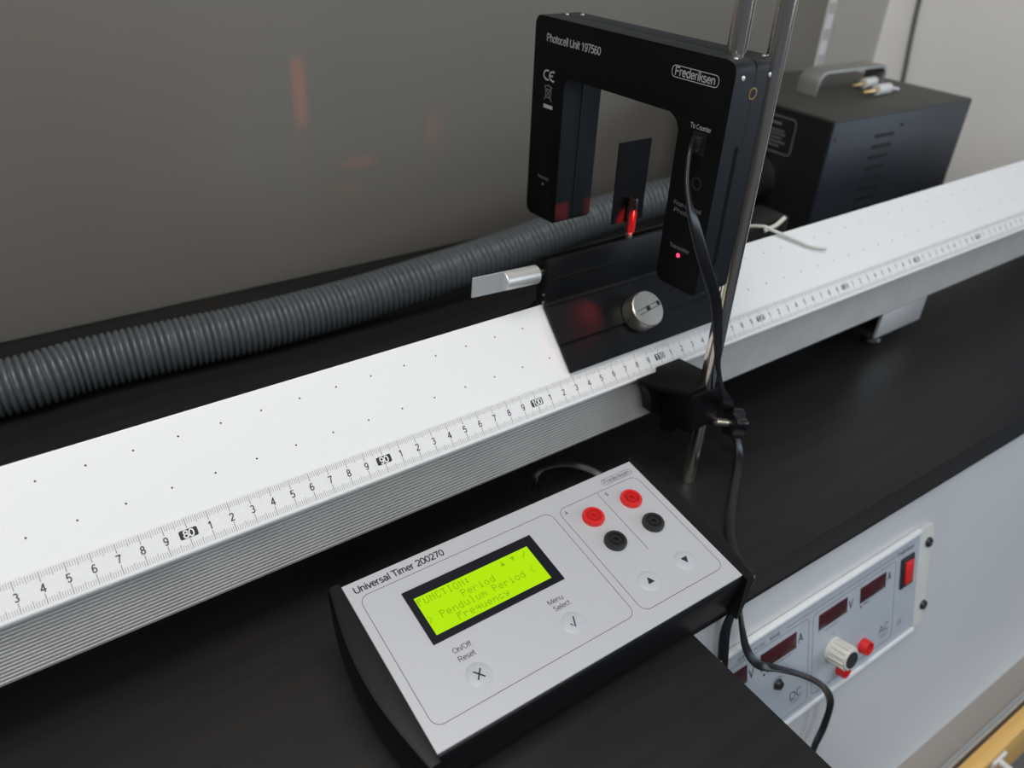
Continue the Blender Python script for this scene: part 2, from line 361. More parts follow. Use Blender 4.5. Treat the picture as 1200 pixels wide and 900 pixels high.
tag(tube('wall_cable', pa, 0.0030, 'cablegrey'), 'dark grey cable hanging down the white wall beyond the blower', 'cable')

# ------------------------------------------------------------------ power supply in the service panel
ps = thing('power_supply', 'grey rack power supply with dark red displays set into the slanted panel', 'power supply', CON)
def P_(name, x0, x1, v0, v1, z0, z1, m, bev=0.0, parent=ps): return box(name, x0 / 1000, x1 / 1000, -v1 / 1000, -v0 / 1000, z0 / 1000, z1 / 1000, m, parent, bev / 1000)
def PT(x, v, z=0.0): return T(x / 1000, -v / 1000, z / 1000)
prism('mounting_flange', roundpoly([(-0.16, -0.121), (0.295, -0.121), (0.295, -0.031), (-0.16, -0.031)], 0.008), 0.0002, 0.0022, 'psflange', ps, bev=0.0004)
P_('faceplate', -150, 274.8, 33, 119, 2.2, 2.9, 'psface')
P_('rail', -150, 275, 30.6, 33.6, 0.5, 4.6, 'psrail', 0.6)
P_('rail', -150, 275, 118.6, 121.8, 0.5, 4.6, 'psrail', 0.6)
Z = 2.95
for nm, x0, x1, v0, v1 in (('a', 202.5, 233, 48.2, 61.0), ('b', 156, 187.3, 47.8, 60.2), ('c', 96.8, 132.3, 48.6, 61.4), ('d', 53, 83.8, 48.6, 62)):
    d = P_('display', x0, x1, v0, v1, 2.6, 3.4, 'display', 0.2)
    P_('display_rim', x0 - .5, x1 + .5, v1, v1 + .5, 2.6, 3.5, 'psface', 0, ps)
for ch, x, v in (('A', 235.2, 56.2), ('V', 189.6, 58.2), ('A', 134.6, 57.8), ('V', 85.8, 60)):
    text('unit_letter', ch, 0.0068, 'ink', ps, PT(x, v + 1.2, Z), bold=0.13)
text('mode_letters', 'AC', 0.0066, 'ink', ps, PT(228.5, 102, Z), bold=0.11, width=0.0135)
text('mode_letters', 'DC', 0.0066, 'ink', ps, PT(126.5, 104, Z), bold=0.11, width=0.0135)
for x in (229.5, 127.5):
    P_('fine_print', x, x + 11, 104.2 + (1 if x < 200 else 0), 104.7 + (1 if x < 200 else 0), 2.9, 2.96, 'inkgrey'); P_('fine_print', x + 1, x + 9, 106.2 + (1 if x < 200 else 0), 106.7 + (1 if x < 200 else 0), 2.9, 2.96, 'inkgrey')
text('conformity_mark', '\u0254\u0250', 0.0046, 'inkgrey', ps, PT(252.5, 106, Z))
text('title', 'SUPPLY AC/DC', 0.0029, 'inkgrey', ps, PT(75, 42.2, Z), bold=0.14, width=0.027)
text('title', '3630.00', 0.0029, 'inkgrey', ps, PT(105, 42.2, Z), bold=0.14)
text('brand', 'Frederiksen', 0.0035, 'inkgrey', ps, PT(246, 42.2, Z), bold=0.16, width=0.022)
outline('frame_line', rrect(0.1500, 0.2455, -0.1125, -0.0443), 0.004, 0.0004, 0.0029, 'inkgrey', ps)
outline('frame_line', rrect(0.0400, 0.1455, -0.1145, -0.0440), 0.004, 0.0004, 0.0029, 'inkgrey', ps)
P_('title_line', 122, 244, 40.3, 40.8, 2.9, 2.96, 'inkgrey')
for x, v in ((204, 64.5), (100.2, 66.2)):
    lathe('pinhole', [(0.0009, 0), (0.0009, 0.0004), (0, 0.0004)], 'ink', ps, 12, PT(x, v, 2.7)); P_('fine_print', x + 3, x + 9, v - 1.0, v + .2, 2.9, 2.96, 'inkgrey')
    P_('fine_print', x + 3, x + 27, v - 2.6, v - 2.1, 2.9, 2.96, 'inkgrey')
P_('fine_print', 163, 178, 63.8, 64.3, 2.9, 2.96, 'inkgrey')
# big ribbed knob
kb = lathe('knob', [(0.0094, 0), (0.0094, 0.0008), (0.0088, 0.0010), (0.0080, 0.0142), (0.0076, 0.0150), (0, 0.0150)], 'knobcream', ps, 40, PT(173.0, 85.0, 2.9))
lathe('cap', [(0.0062, 0), (0.0062, 0.0009), (0, 0.0009)], 'ink', kb, 28, T(0, 0, 0.0148))
for k in range(14):
    a = 2 * math.pi * k / 14; r = 0.0086
    box('ridge', -0.0006, 0.0006, -0.0005, 0.0005, 0.002, 0.0138, 'knobcream', kb, 0.0002, 1, local=Matrix.Rotation(a, 4, 'Z') @ T(r, 0, 0))
P_('pointer_line', 172.3, 172.8, 70.5, 72.8, 2.9, 2.96, 'inkgrey')
def jack(parent, local, r, hgt, m1, m2):
    j = lathe('socket', [(r, 0), (r, hgt * .70), (r * .92, hgt), (r * .70, hgt), (r * .64, hgt * .45), (r * .40, hgt * .45), (r * .38, hgt * .90), (r * .27, hgt * .90), (r * .25, hgt * .2), (0, hgt * .2)], m1, parent, 36, local)
    lathe('contact', [(r * .645, hgt * .38), (r * .645, hgt * .50), (r * .385, hgt * .50), (r * .385, hgt * .38)], m2, j, 28)
    lathe('bore', [(r * .255, hgt * .22), (0, hgt * .22)], m2, j, 20)
    return j
jack(ps, PT(208.5, 100.5, 2.9), 0.0058, 0.0060, 'redplastic', 'reddark')
jack(ps, PT(182.5, 107.0, 2.9), 0.0052, 0.0060, 'redplastic', 'reddark')
pt = lathe('current_limit_dial', [(0.0042, 0), (0.0042, 0.0008), (0.0036, 0.0012), (0.0030, 0.0030), (0, 0.0030)], 'jackblack', ps, 28, PT(114, 81.5, 2.9))
box('screw_slot', -0.0024, 0.0024, -0.0004, 0.0004, 0.0030, 0.0032, 'jackdark', pt)
outline('dial_arc', [(0.0055 * math.cos(t / 10), 0.0055 * math.sin(t / 10)) for t in range(6, 28)], 0, 0.0004, 0.0, 'ink', ps, closed=False, local=PT(114, 81.5, 2.9))
sw = P_('power_switch', 251.5, 267.5, 46.5, 72.5, 2.6, 4.4, 'jackblack', 0.5)
P_('rocker', 255.0, 264.5, 50, 69, 4.0, 6.0, 'redplastic', 0.8, sw)
for v in (47.3, 104.5):
    sc = lathe('flange_screw', [(0.0041, 0), (0.0041, 0.0010), (0.0034, 0.0020), (0.0015, 0.0024), (0, 0.0024)], 'jackblack', ps, 28, PT(288.2, v, 2.2))
    box('screw_cross', -0.0018, 0.0018, -0.0003, 0.0003, 0.0023, 0.0026, 'nickel', sc)

# ------------------------------------------------------------------ air track
TX = (0.9997811666, 0.0207036268, 0.0029964485); TY = (-0.0207037198, 0.9997856550, 0.0); TZ = (-0.0029958062, -0.0000620376, 0.9999955106)
TRK = frame((0, 0, ZB), TX, TY, TZ)
PHI = math.radians(46.3908); cp, sp = math.cos(PHI), math.sin(PHI)
def su(u, off=0.0): return (u * cp - off * sp, u * sp + off * cp)          # slope coordinate -> (y, z)
track = thing('air_track', 'long white air track with black air holes and a ruler along its lower edge', 'air track', TRK)
X0, X1 = -0.62, 0.86
RID = 0.0621
y0, z0 = su(-0.0014); yr, zr = su(RID); yb = 2 * yr - y0
LIP = 0.0045
bm = bmesh.new(); bm_prism(bm, [(y0 + LIP + 0.002, z0 - 0.0012), (y0 + 0.0003, z0 - 0.0012), (y0, z0 - 0.0008), (y0, z0), (yr - 0.0004, zr - 0.0004), (yr, zr - 0.0001), (yr + 0.0004, zr - 0.0004), (yb, z0), (yb, z0 - 0.0008), (yb - LIP - 0.002, z0 - 0.0012)], X0, X1, 'yz')
finish('top_faces', bm, 'trackwhite', track)
yl = y0 + LIP; prof = [(yl, z0 - 0.0010)]; zz = z0 - 0.0012; NR = 17; ZLOW = -0.0385; pitch = (zz - ZLOW) / NR
for i in range(NR):
    prof += [(yl + 0.00025, zz - 0.01 * pitch), (yl, zz - 0.12 * pitch), (yl, zz - 0.50 * pitch), (yl + 0.0025, zz - 0.52 * pitch), (yl + 0.0025, zz - 0.98 * pitch), (yl + 0.00025, zz - pitch)]
    zz -= pitch
prof += [(yl + 0.0008, zz - 0.0006), (yb - LIP - 0.0008, zz - 0.0006), (yb - LIP, zz), (yb - LIP, z0 - 0.0010)]
bm = bmesh.new(); bm_prism(bm, prof, X0, X1, 'yz'); finish('ribbed_rail', bm, 'ribalu', track)
ZBOT = zz - 0.0006
def on_slope(parent_off=0.0): # matrix: local x = along track, y = up slope, z = out of slope
    return frame((0, *su(0, parent_off)), (1, 0, 0), (0, cp, sp), (0, -sp, cp))
SL = on_slope()
ruler = box('ruler', X0, X1, -0.0012, 0.0152, 0.0, 0.00022, 'rulerwhite', track, local=SL)
bm = bmesh.new()
def rect(bm, x0, x1, y0, y1, z): bm.faces.new([bm.verts.new(p) for p in ((x0, y0, z), (x1, y0, z), (x1, y1, z), (x0, y1, z))])
def rect3(bm, x0, x1, y0, y1, z, th=0.00004):
    bm_box(bm, x0, x1, y0, y1, z, z + th)
for mm in range(600, 1860):
    x = mm / 1000 - 1; major = mm % 10 == 0; mid = mm % 5 == 0
    lw = 0.00030 if major else (0.00022 if mid else 0.00017); ll = 0.0044 if major else (0.0034 if mid else 0.0027)
    rect(bm, x - lw / 2, x + lw / 2, 0.0, ll + (0.0003 if major else 0), 0.00027); rect(bm, x - lw / 2, x + lw / 2, 0.01437 - ll, 0.01437, 0.00027)
tk = finish('tick_marks', bm, 'tick', ruler)
glyphs = {}
for k in range(64, 186):
    x = k / 100 - 1
    if k % 10:
        ch = str(k % 10); L = T(x, 0.0072, 0.00026)
        if ch in glyphs: again(glyphs[ch], ruler, L)
        else:
            glyphs[ch] = text('numeral', ch, 0.0037, 'numeral', ruler, L, 'CENTER', bold=0.15, valign='CENTER')
    else:
        tg = prism('number_tag', roundpoly(rrect(-0.0041, 0.0041, -0.0021, 0.0021), 0.0007, 3), 0, 0.00004, 'ink', ruler, local=T(x, 0.0072, 0.00028))
        text('tag_number', str(k), 0.0036, 'tagwhite', ruler, T(x, 0.0072, 0.00033), 'CENTER', bold=0.17, valign='CENTER', width=0.0050 if k < 100 else 0.0068)
bm = bmesh.new()
for k in range(50, 185):
    u = 0.0515 if k % 2 else 0.0295
    vs = [bm.verts.new((k / 100 - 1 + 0.00048 * math.cos(a * math.pi / 5), u + 0.00048 * math.sin(a * math.pi / 5), 0.00006)) for a in range(10)]
    bm.faces.new(vs)
ah = finish('air_holes', bm, 'hole', track, None, SL); ah['kind'] = 'stuff'
# support foot
bk = prism('foot_bracket', [(0.380, ZBOT), (0.4495, ZBOT), (0.4495, -0.0665), (0.380, -0.0665)], 0.0072, 0.0102, 'silver', track, ax='xz', bev=0.0004)
box('foot_crossbar', 0.376, 0.444, 0.012, 0.074, -0.0665, -0.0635, 'jackblack', track, 0.0004)
for yy in (0.020, 0.066):
    lathe('levelling_foot', [(0, -0.0795), (0.0085, -0.0795), (0.0088, -0.0770), (0.0070, -0.0745), (0.0030, -0.0735), (0.0030, -0.0640), (0, -0.0640)], 'jackblack', track, 28, T(0.398, yy, 0))
for xx in (-0.55,):
    prism('foot_bracket', [(xx - 0.035, ZBOT), (xx + 0.035, ZBOT), (xx + 0.035, -0.0745), (xx - 0.035, -0.0745)], 0.009, 0.074, 'silver', track, ax='xz', bev=0.0004)

# ------------------------------------------------------------------ glider
GX0, GX1 = 0.0285, 0.1640
gl = thing('glider', 'black anodised glider riding on the air track with raised central rib', 'glider', TRK)
def slab(name, u0, u1, o0, o1, m='blackanod', x0=GX0, x1=GX1, bev=0.0004, back=False, parent=gl):
    pts = [su(u0, o0), su(u1, o0), su(u1, o1), su(u0, o1)]
    if back: pts = [(2 * yr - y, z) for y, z in pts]
    return prism(name, pts, x0, x1, m, parent, ax='yz', bev=bev)
slab('front_flap', 0.0163, 0.0350, 0.0012, 0.0030)
slab('front_wing', 0.0345, 0.0605, 0.0012, 0.0046)
slab('wing_strip', 0.0345, 0.0415, 0.0044, 0.0052, x0=GX0 + 0.0004)
slab('back_flap', 0.0163, 0.0350, 0.0012, 0.0030, back=True)
slab('back_wing', 0.0345, 0.0605, 0.0012, 0.0046, back=True)
rb0, rb1 = 0.0376, 0.0476
rib = prism('rib', [(rb0, 0.0463), (rb0, 0.0505), (rb0, 0.0748), (rb0 + 0.0006, 0.0757), (rb0 + 0.0030, 0.0757), (rb0 + 0.0030, 0.0730), (rb1 - 0.0030, 0.0730), (rb1 - 0.0030, 0.0757), (rb1 - 0.0006, 0.0757), (rb1, 0.0748), (rb1, 0.0505), (rb1, 0.0463)], GX0, GX1, 'blackanod', gl, ax='yz', bev=0.0003)
box('base_groove', GX0 + 0.0002, GX1 - 0.0002, rb0 - 0.0010, rb0 + 0.0002, 0.0464, 0.0484, 'jackdark', gl)
box('groove', GX0 + 0.0002, GX1 - 0.0002, rb0 - 0.0003, rb0 + 0.0002, 0.0630, 0.0636, 'jackdark', gl)
for zz in (0.0530, 0.0480):
    lathe('pin', [(0.0008, 0), (0.0008, 0.0008), (0, 0.0010)], 'nickel', gl, 12, along((GX0, 0.0400, zz), (-1, 0, 0)))

# knurled weight on the front wing
kw = thing('slotted_weight', 'round nickel-plated slotted weight screwed to the front of the glider', 'weight', TRK @ frame((0.0915 + 0.0, *su(0.0372, 0.0052)), (0.985, 0.11, 0.13), (0, cp, sp), (0, -sp, cp)))
kw.matrix_world = TRK @ frame((0.0915, *su(0.0372, 0.0052)), (1, 0, 0), (0, cp, sp), (0, -sp, cp))
lathe('disc', [(0, 0), (0.0112, 0), (0.0118, 0.0006), (0.0118, 0.0118), (0.0112, 0.0124), (0, 0.0124)], 'nickel', kw, 56, smooth=30)
SLM = Matrix.Rotation(math.radians(8), 4, 'Z')
for sy in (-1, 1): box('slot_edge', -0.0085, 0.0105, sy * 0.0014 - 0.0002, sy * 0.0014 + 0.0002, 0.01235, 0.01252, 'jackdark', kw, local=SLM)
lathe('screw_head', [(0.0016, 0), (0.0016, 0.0003), (0, 0.0003)], 'jackdark', kw, 20, T(0, 0, 0.01240))
lathe('end_hole', [(0.0013, 0), (0.0013, 0.0002), (0, 0.0002)], 'jackdark', kw, 20, SLM @ T(0.0092, 0, 0.01240))

# flag on its pin
fl = thing('flag', 'black rectangular flag plate on a short post standing on the glider rib', 'flag', TRK @ T(0.0950, 0.0426, 0.0757))
bm = bmesh.new(); bm_prism(bm, [(-0.0131, 0.0096), (0.0124, 0.0093), (0.0122, 0.0596), (-0.0135, 0.0596)], 0.0020, 0.0030, 'xz'); finish('plate', bm, 'blackanod', fl)
lathe('post', [(0, 0.0040), (0.0030, 0.0040), (0.0031, 0.0050), (0.0031, 0.0250), (0.0028, 0.0256), (0.0016, 0.0256), (0.0015, 0.0240), (0, 0.0240)], 'acrylic', fl, 28, T(0, -0.0012, 0))
lathe('pin', [(0, -0.0030), (0.0021, -0.0030), (0.0021, 0.0042), (0, 0.0042)], 'nickel', fl, 20, T(0, -0.0012, 0))

# bumper at the glider's left end
bp = thing('bumper', 'silver cylinder with flat grey blade plugged into the left end of the glider', 'bumper', TRK @ T(0.0240, 0.0428, 0.0665) @ Matrix.Rotation(math.radians(3), 4, 'Y'))
lathe('barrel', [(0, -0.0245), (0.0052, -0.0245), (0.0056, -0.0240), (0.0056, -0.0008), (0.0050, 0.0), (0, 0.0)], 'silver', bp, 36, along((0, 0, 0), (1, 0, 0)))
box('blade', -0.0455, -0.0235, -0.0006, 0.0006, -0.0060, 0.0060, 'greyplate', bp, 0.0001, 1)
for z in (-0.0009, 0.0012): lathe('pin', [(0, 0), (0.0008, 0), (0.0008, 0.0070), (0, 0.0070)], 'nickel', bp, 12, along((0, 0, z), (1, 0, 0)))

# ------------------------------------------------------------------ photogate
YW = math.radians(1.82)
GT = frame((0.074811, 0.128369, 0.272980), (math.sin(YW), -math.cos(YW), 0), (0, 0, 1), (-math.cos(YW), -math.sin(YW), 0))
# local: x = towards the near leg, y = up, z = out of the printed front face
pg = thing('photogate', 'black fork-shaped photogate straddling the track with white printing and a red lamp', 'photogate', GT)
GW, GH, GD = 0.1582, 0.1250, 0.0305
IL, IR, IT = 0.0314, 0.1272, -0.0315
def gate_poly(i=0.0):
    pts = [(0, 0), (GW, 0), (GW, -GH), (IR, -GH), (IR, IT), (IL, IT), (IL, -GH), (0, -GH)]
    return roundpoly(pts, [0.0045, 0.0055, 0.003, 0.0045, 0.008, 0.004, 0.003, 0.0045], 5)
def half(name, zf, zb):
    bm = bmesh.new(); fa, fb = bm_prism(bm, gate_poly(), zf, zb, 'xy')
    es = set(fa.edges) | set(fb.edges); bmesh.ops.bevel(bm, geom=list(es), offset=0.0006, segments=2, affect='EDGES', profile=0.5)
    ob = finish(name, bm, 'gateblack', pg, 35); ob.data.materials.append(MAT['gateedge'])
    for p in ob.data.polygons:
        if abs(p.normal.z) < 0.9: p.material_index = 1  # side faces take the daylight-tinted copy of the black
    return ob
half('front_half', 0.0, -0.0150)
half('rear_half', -0.0155, -GD)
def GTX(u, v, z=0.00003): return T(u / 1000, v / 1000, z)
text('title', 'Photocell Unit 197560', 0.0044, 'print', pg, GTX(11.6, -13.7), bold=0.14, width=0.0495)
text('conformity_mark', '\u0254\u0250', 0.0060, 'print', pg, GTX(10.2, -36.0), bold=0.16, width=0.0112)
# crossed-out bin symbol
bi = prism('bin_symbol', [(0.0136, -0.0465), (0.0186, -0.0465), (0.0192, -0.0410), (0.0130, -0.0410)], 0.0, 0.00006, 'dimprint', pg)
prism('bin_body', [(0.0142, -0.0460), (0.0180, -0.0460), (0.0186, -0.0416), (0.0136, -0.0416)], 0.00006, 0.00009, 'gateblack', bi)
outline('bin_lid', [(0.0125, -0.0400), (0.0160, -0.0388), (0.0198, -0.0400)], 0, 0.0006, 0.0, 'dimprint', bi, closed=False)
outline('bin_cross', [(0.0122, -0.0480), (0.0200, -0.0392)], 0, 0.0005, 0.00009, 'dimprint', bi, closed=False)
outline('bin_cross', [(0.0122, -0.0392), (0.0200, -0.0480)], 0, 0.0005, 0.00009, 'dimprint', bi, closed=False)
box('white_bar', 0.0123, 0.0212, -0.0527, -0.0505, 0.0, 0.00006, 'print', pg)
outline('logo_frame', rrect(0.1170, 0.1487, -0.0140, -0.0083), 0.0024, 0.0004, 0.0, 'print', pg)
text('logo', 'Frederiksen', 0.0040, 'print', pg, GTX(132.9, -12.9), 'CENTER', bold=0.17, width=0.0275)
text('caption', 'To Counter', 0.0024, 'print', pg, GTX(142.3, -35.8), 'CENTER', bold=0.14, width=0.0142)
text('caption', 'Receiver', 0.0022, 'dimprint', pg, GTX(16.5, -98.2), 'CENTER', bold=0.14, width=0.0115)
text('caption', 'From external', 0.0024, 'dimprint', pg, GTX(142.2, -78.3), 'CENTER', bold=0.14, width=0.0200)
text('caption', 'Photocell', 0.0024, 'dimprint', pg, GTX(142.2, -82.3), 'CENTER', bold=0.14, width=0.0185)
text('caption', 'Transmitter', 0.0023, 'dimprint', pg, GTX(141.5, -102.4), 'CENTER', bold=0.14, width=0.0150)
lathe('indicator_lamp', [(0, -0.0006), (0.0012, -0.0006), (0.0012, 0.0004), (0.0006, 0.0009), (0, 0.0010)], 'ledred', pg, 20, GTX(141.5, -105.6, 0))
lathe('receiver_lamp', [(0.0009, -0.0003), (0.0009, 0.0001), (0, 0.0001)], 'dimprint', pg, 16, GTX(16.5, -101.5, 0))
outline('counter_socket', rrect(0.1385, 0.1470, -0.0480, -0.0372), 0.0004, 0.0009, 0.00002, 'gateedge', pg)
box('socket_well', 0.1389, 0.1466, -0.0476, -0.0376, 0.0, 0.00004, 'jackdark', pg)
box('plug', 0.1402, 0.1452, -0.0462, -0.0390, 0.0, 0.0030, 'jackblack', pg, 0.0004)
lathe('photocell_socket', [(0.0036, 0), (0.0036, 0.0004), (0.0024, 0.0004), (0.0022, -0.0002), (0, -0.0002)], 'gateedge', pg, 28, GTX(145.8, -63.0, 0.00002))
# screws and brass insert on the near side face and top
for c, v in ((5.8, -8.0), (26.2, -8.0)):
    lathe('screw', [(0.0013, 0), (0.0012, 0.0005), (0, 0.0008)], 'silver', pg, 16, along((GW, v / 1000, -c / 1000), (1, 0, 0)))
for u, c in ((152.5, 5.0), (153.0, 25.5), (10.0, 16.0), (14.0, 25.0)):
    lathe('screw', [(0.0011, 0), (0.0010, 0.0005), (0, 0.0007)], 'silver', pg, 16, along((u / 1000, 0, -c / 1000), (0, 1, 0)))
ins = lathe('brass_insert', [(0.0031, 0), (0.0031, 0.0002), (0.0022, 0.0002), (0.0020, -0.0006), (0, -0.0006)], 'brass', pg, 24, along((GW, -0.0160, -0.0155), (1, 0, 0)))
lathe('insert_hole', [(0.0021, 0.00021), (0, 0.00022)], 'jackdark', ins, 20)
box('seam', GW - 0.0006, GW + 0.00005, -GH + 0.008, -0.004, -0.0156, -0.0149, 'jackdark', pg)
box('side_notch', GW - 0.0003, GW + 0.00006, -0.0500, -0.0455, -0.0170, -0.0138, 'jackdark', pg)
box('side_notch', GW - 0.0003, GW + 0.00006, -0.1185, -0.1150, -0.0172, -0.0135, 'jackdark', pg)
box('side_slide', GW - 0.0003, GW + 0.00012, -0.1080, -0.0420, -0.0128, -0.0100, 'gateblack', pg)
box('leg_seam', IL - 0.00005, IL + 0.0006, -GH + 0.004, IT - 0.004, -0.0156, -0.0149, 'jackdark', pg)
# short steel rod screwed into the top
lathe('mounting_rod', [(0, 0), (0.0050, 0), (0.0050, 0.2400), (0, 0.2400)], 'steel', pg, 36, along((0.1440, -0.002, -0.0148), (0, 1, 0)))

# stand rod
rodo = thing('stand_rod', 'tall vertical steel rod behind the photogate held in the black clamp', 'rod', T(0.1105, -0.0268, 0.0))
lathe('shaft', [(0, 0), (0.0044, 0), (0.0050, 0.0006), (0.0050, 0.62), (0, 0.62)], 'steel', rodo, 40)

# ------------------------------------------------------------------ clamp on the ruler edge
cl = thing('clamp', 'black bench clamp with star knob gripping the ruler edge and the steel rod', 'clamp', TRK)
prism('upper_jaw', [(0.0900, -0.0320), (0.1200, -0.0320), (0.1150, 0.0012), (0.0935, 0.0012), (0.0900, -0.0040), (0.0745, -0.0045), (0.0760, -0.0110)], -0.0032, 0.0012, 'clampblack', cl, bev=0.0006)
prism('body', roundpoly([(0.0930, -0.0345), (0.1215, -0.0345), (0.1215, -0.0035), (0.0900, -0.0035)], 0.004, 3), -0.0305, -0.0020, 'clampblack', cl, bev=0.0015)
prism('side_jaw', [(0.0745, -0.0005), (0.0900, -0.0005), (0.0980, -0.0300), (0.0935, -0.0290), (0.0905, -0.0245), (0.0835, -0.0245), (0.0815, -0.0125), (0.0785, -0.0075)], -0.0105, -0.0012, 'clampblack', cl, ax='xz', bev=0.0006)
lathe('lower_knob', [(0, 0), (0.0050, 0), (0.0056, 0.0010), (0.0056, 0.0075), (0.0050, 0.0085), (0.003, 0.0085), (0.003, 0.014), (0, 0.014)], 'clampblack', cl, 24, along((0.1000, -0.012, -0.042), (0.1, 0, 1)))
lathe('rear_knob', [(0, 0), (0.0030, 0), (0.0030, 0.010), (0.0060, 0.0105), (0.0064, 0.0120), (0.0064, 0.0190), (0.0055, 0.0205), (0, 0.0205)], 'clampblack', cl, 24, along((0.120, -0.0150, -0.0200), (1, 0.05, 0.0)))
AX = Vector((0.90, -0.38, -0.20)).normalized()
sp0 = Vector((0.1180, -0.0330, -0.0310))
thread = [(0, 0)]
for i in range(9): thread += [(0.0026, 0.0030 + i * 0.0010), (0.0021, 0.0035 + i * 0.0010)]
thread += [(0.0021, 0.0130), (0, 0.0130)]
lathe('threaded_bolt', thread, 'nickel', cl, 20, along(sp0, AX))
star = []
for k in range(60):
    a = 2 * math.pi * k / 60; star.append(((0.0086 + 0.0017 * math.cos(5 * a)) * math.cos(a), (0.0086 + 0.0017 * math.cos(5 * a)) * math.sin(a)))
sk = prism('star_knob', star, 0.0125, 0.0215, 'cableblack', cl, bev=0.0012, local=along(sp0, AX))
lathe('knob_rim', [(0.0066, 0.0214), (0.0066, 0.0222), (0.0058, 0.0222), (0.0056, 0.0212)], 'jackblack', sk, 36)

# ------------------------------------------------------------------ hose
hp = catmull([(-0.60, 0.290, 0.021), (-0.45, 0.291, 0.021), (-0.264, 0.289, 0.021), (-0.207, 0.293, 0.021), (-0.146, 0.291, 0.021), (-0.079, 0.288, 0.021), (-0.003, 0.288, 0.0225), (0.080, 0.288, 0.028), (0.183, 0.297, 0.032), (0.270, 0.299, 0.043), (0.350, 0.290, 0.054), (0.415, 0.266, 0.066), (0.4495, 0.2520, 0.0735)], 24)
pts = resample(hp, 0.00062); rad = []; ph = 0.0
for p in pts:
    t_ = min(1.0, max(0.0, (p.x - 0.0) / 0.12)); ph += 0.00062 / (0.00480 + 0.00095 * t_)
    c_ = abs(((ph % 1.0) - 0.5) * 2)          # 1 in the groove, 0 on the ridge
    rad.append(0.0206 - 0.0044 * max(0.0, c_ - 0.25) ** 1.6)
hose = tube('air_hose', pts, rad, 'hosegrey', None, 36)
tag(hose, 'grey corrugated air hose lying on the bench behind the track', 'hose')

# ------------------------------------------------------------------ blower
BY = math.radians(-1.25); BXv = Vector((math.cos(BY), math.sin(BY), 0)); BYv = Vector((-math.sin(BY), math.cos(BY), 0))
BL = thing('blower', 'dark blue metal blower box with grey strap handle and ventilation slots', 'blower', frame((0.4756, 0.1719, 0.0), BXv, BYv, (0, 0, 1)))
BH = 0.154; BLn = 0.2405; BDp = 0.186
box('body', 0.0008, BLn, 0, BDp, 0.006, BH - 0.0015, 'blower', BL, 0.0008)
prism('lid', roundpoly(rrect(0, BLn, -0.0006, BDp), 0.004, 3), BH - 0.0030, BH, 'blowertop', BL, bev=0.0025, seg=3)
box('front_panel', -0.0006, 0.0010, 0.002, BDp - 0.002, 0.008, BH - 0.003, 'blowerface', BL)
for x in (0.02, BLn - 0.02):
    for y in (0.02, BDp - 0.02): lathe('rubber_foot', [(0, 0), (0.008, 0), (0.009, 0.002), (0.009, 0.0065), (0, 0.0065)], 'jackblack', BL, 20, T(x, y, 0))
for i in range(8):
    z = 0.1305 - i * 0.0112
    if i == 0: s0 = box('vent_slot', -0.0165, 0.0165, -0.0006, 0.0006, -0.0017, 0.0017, 'slotdark', BL, 0.0004, local=T(0.0895, 0, z))
    else: again(s0, BL, T(0.0895 - i * 0.0004, 0, z))
lathe('screw', [(0.0018, 0), (0.0016, 0.0008), (0, 0.001)], 'slotdark', BL, 14, along((0.116, -0.0003, 0.1385), (0, -1, 0)))
lathe('screw', [(0.0018, 0), (0.0016, 0.0008), (0, 0.001)], 'blowertop', BL, 14, along((0.008, -0.0003, 0.1350), (0, -1, 0)))
# label
LBM = frame((-0.0006, 0, 0), (0, -1, 0), (0, 0, 1), (-1, 0, 0))
outline('label_frame', rrect(-0.128, -0.0435, 0.107, 0.1435), 0.005, 0.0012, 0.0, 'dimprint', BL, local=LBM)
for i, (a, b_) in enumerate(((-0.094, -0.062), (-0.100, -0.056), (-0.100, -0.054), (-0.100, -0.058), (-0.100, -0.053), (-0.100, -0.060))):
    zz = (0.1375, 0.1300, 0.1265, 0.1225, 0.1185, 0.1145)[i]
    box('label_print', a, b_, zz - (0.0014 if i else 0.0022), zz, 0.0, 0.0001, 'dimprint', BL, local=LBM)
lathe('air_outlet', [(0.0235, 0), (0.0235, 0.016), (0.0245, 0.018), (0.0245, 0.024), (0.0205, 0.024), (0.0205, 0.001), (0, 0.001)], 'jackblack', BL, 40, along((-0.0006, 0.0775, 0.0750), (-1, 0, 0)))
# strap handle
HX0, HX1, HY0, HY1, HT = 0.068, 0.188, 0.080, 0.106, 0.025
outer = roundpoly([(HX0, BH - 0.0005), (HX1, BH - 0.0005), (HX1, BH + HT), (HX0, BH + HT)], [0, 0, 0.010, 0.014], 6)
inner = roundpoly([(HX0 + 0.003, BH - 0.0005), (HX1 - 0.003, BH - 0.0005), (HX1 - 0.003, BH + HT - 0.003), (HX0 + 0.003, BH + HT - 0.003)], [0, 0, 0.0075, 0.0115], 6)
poly = outer[1:] + [outer[0]] + [inner[0]] + list(reversed(inner[1:]))
prism('handle', poly, HY0, HY1, 'handle', BL, ax='xz', bev=0.0005)

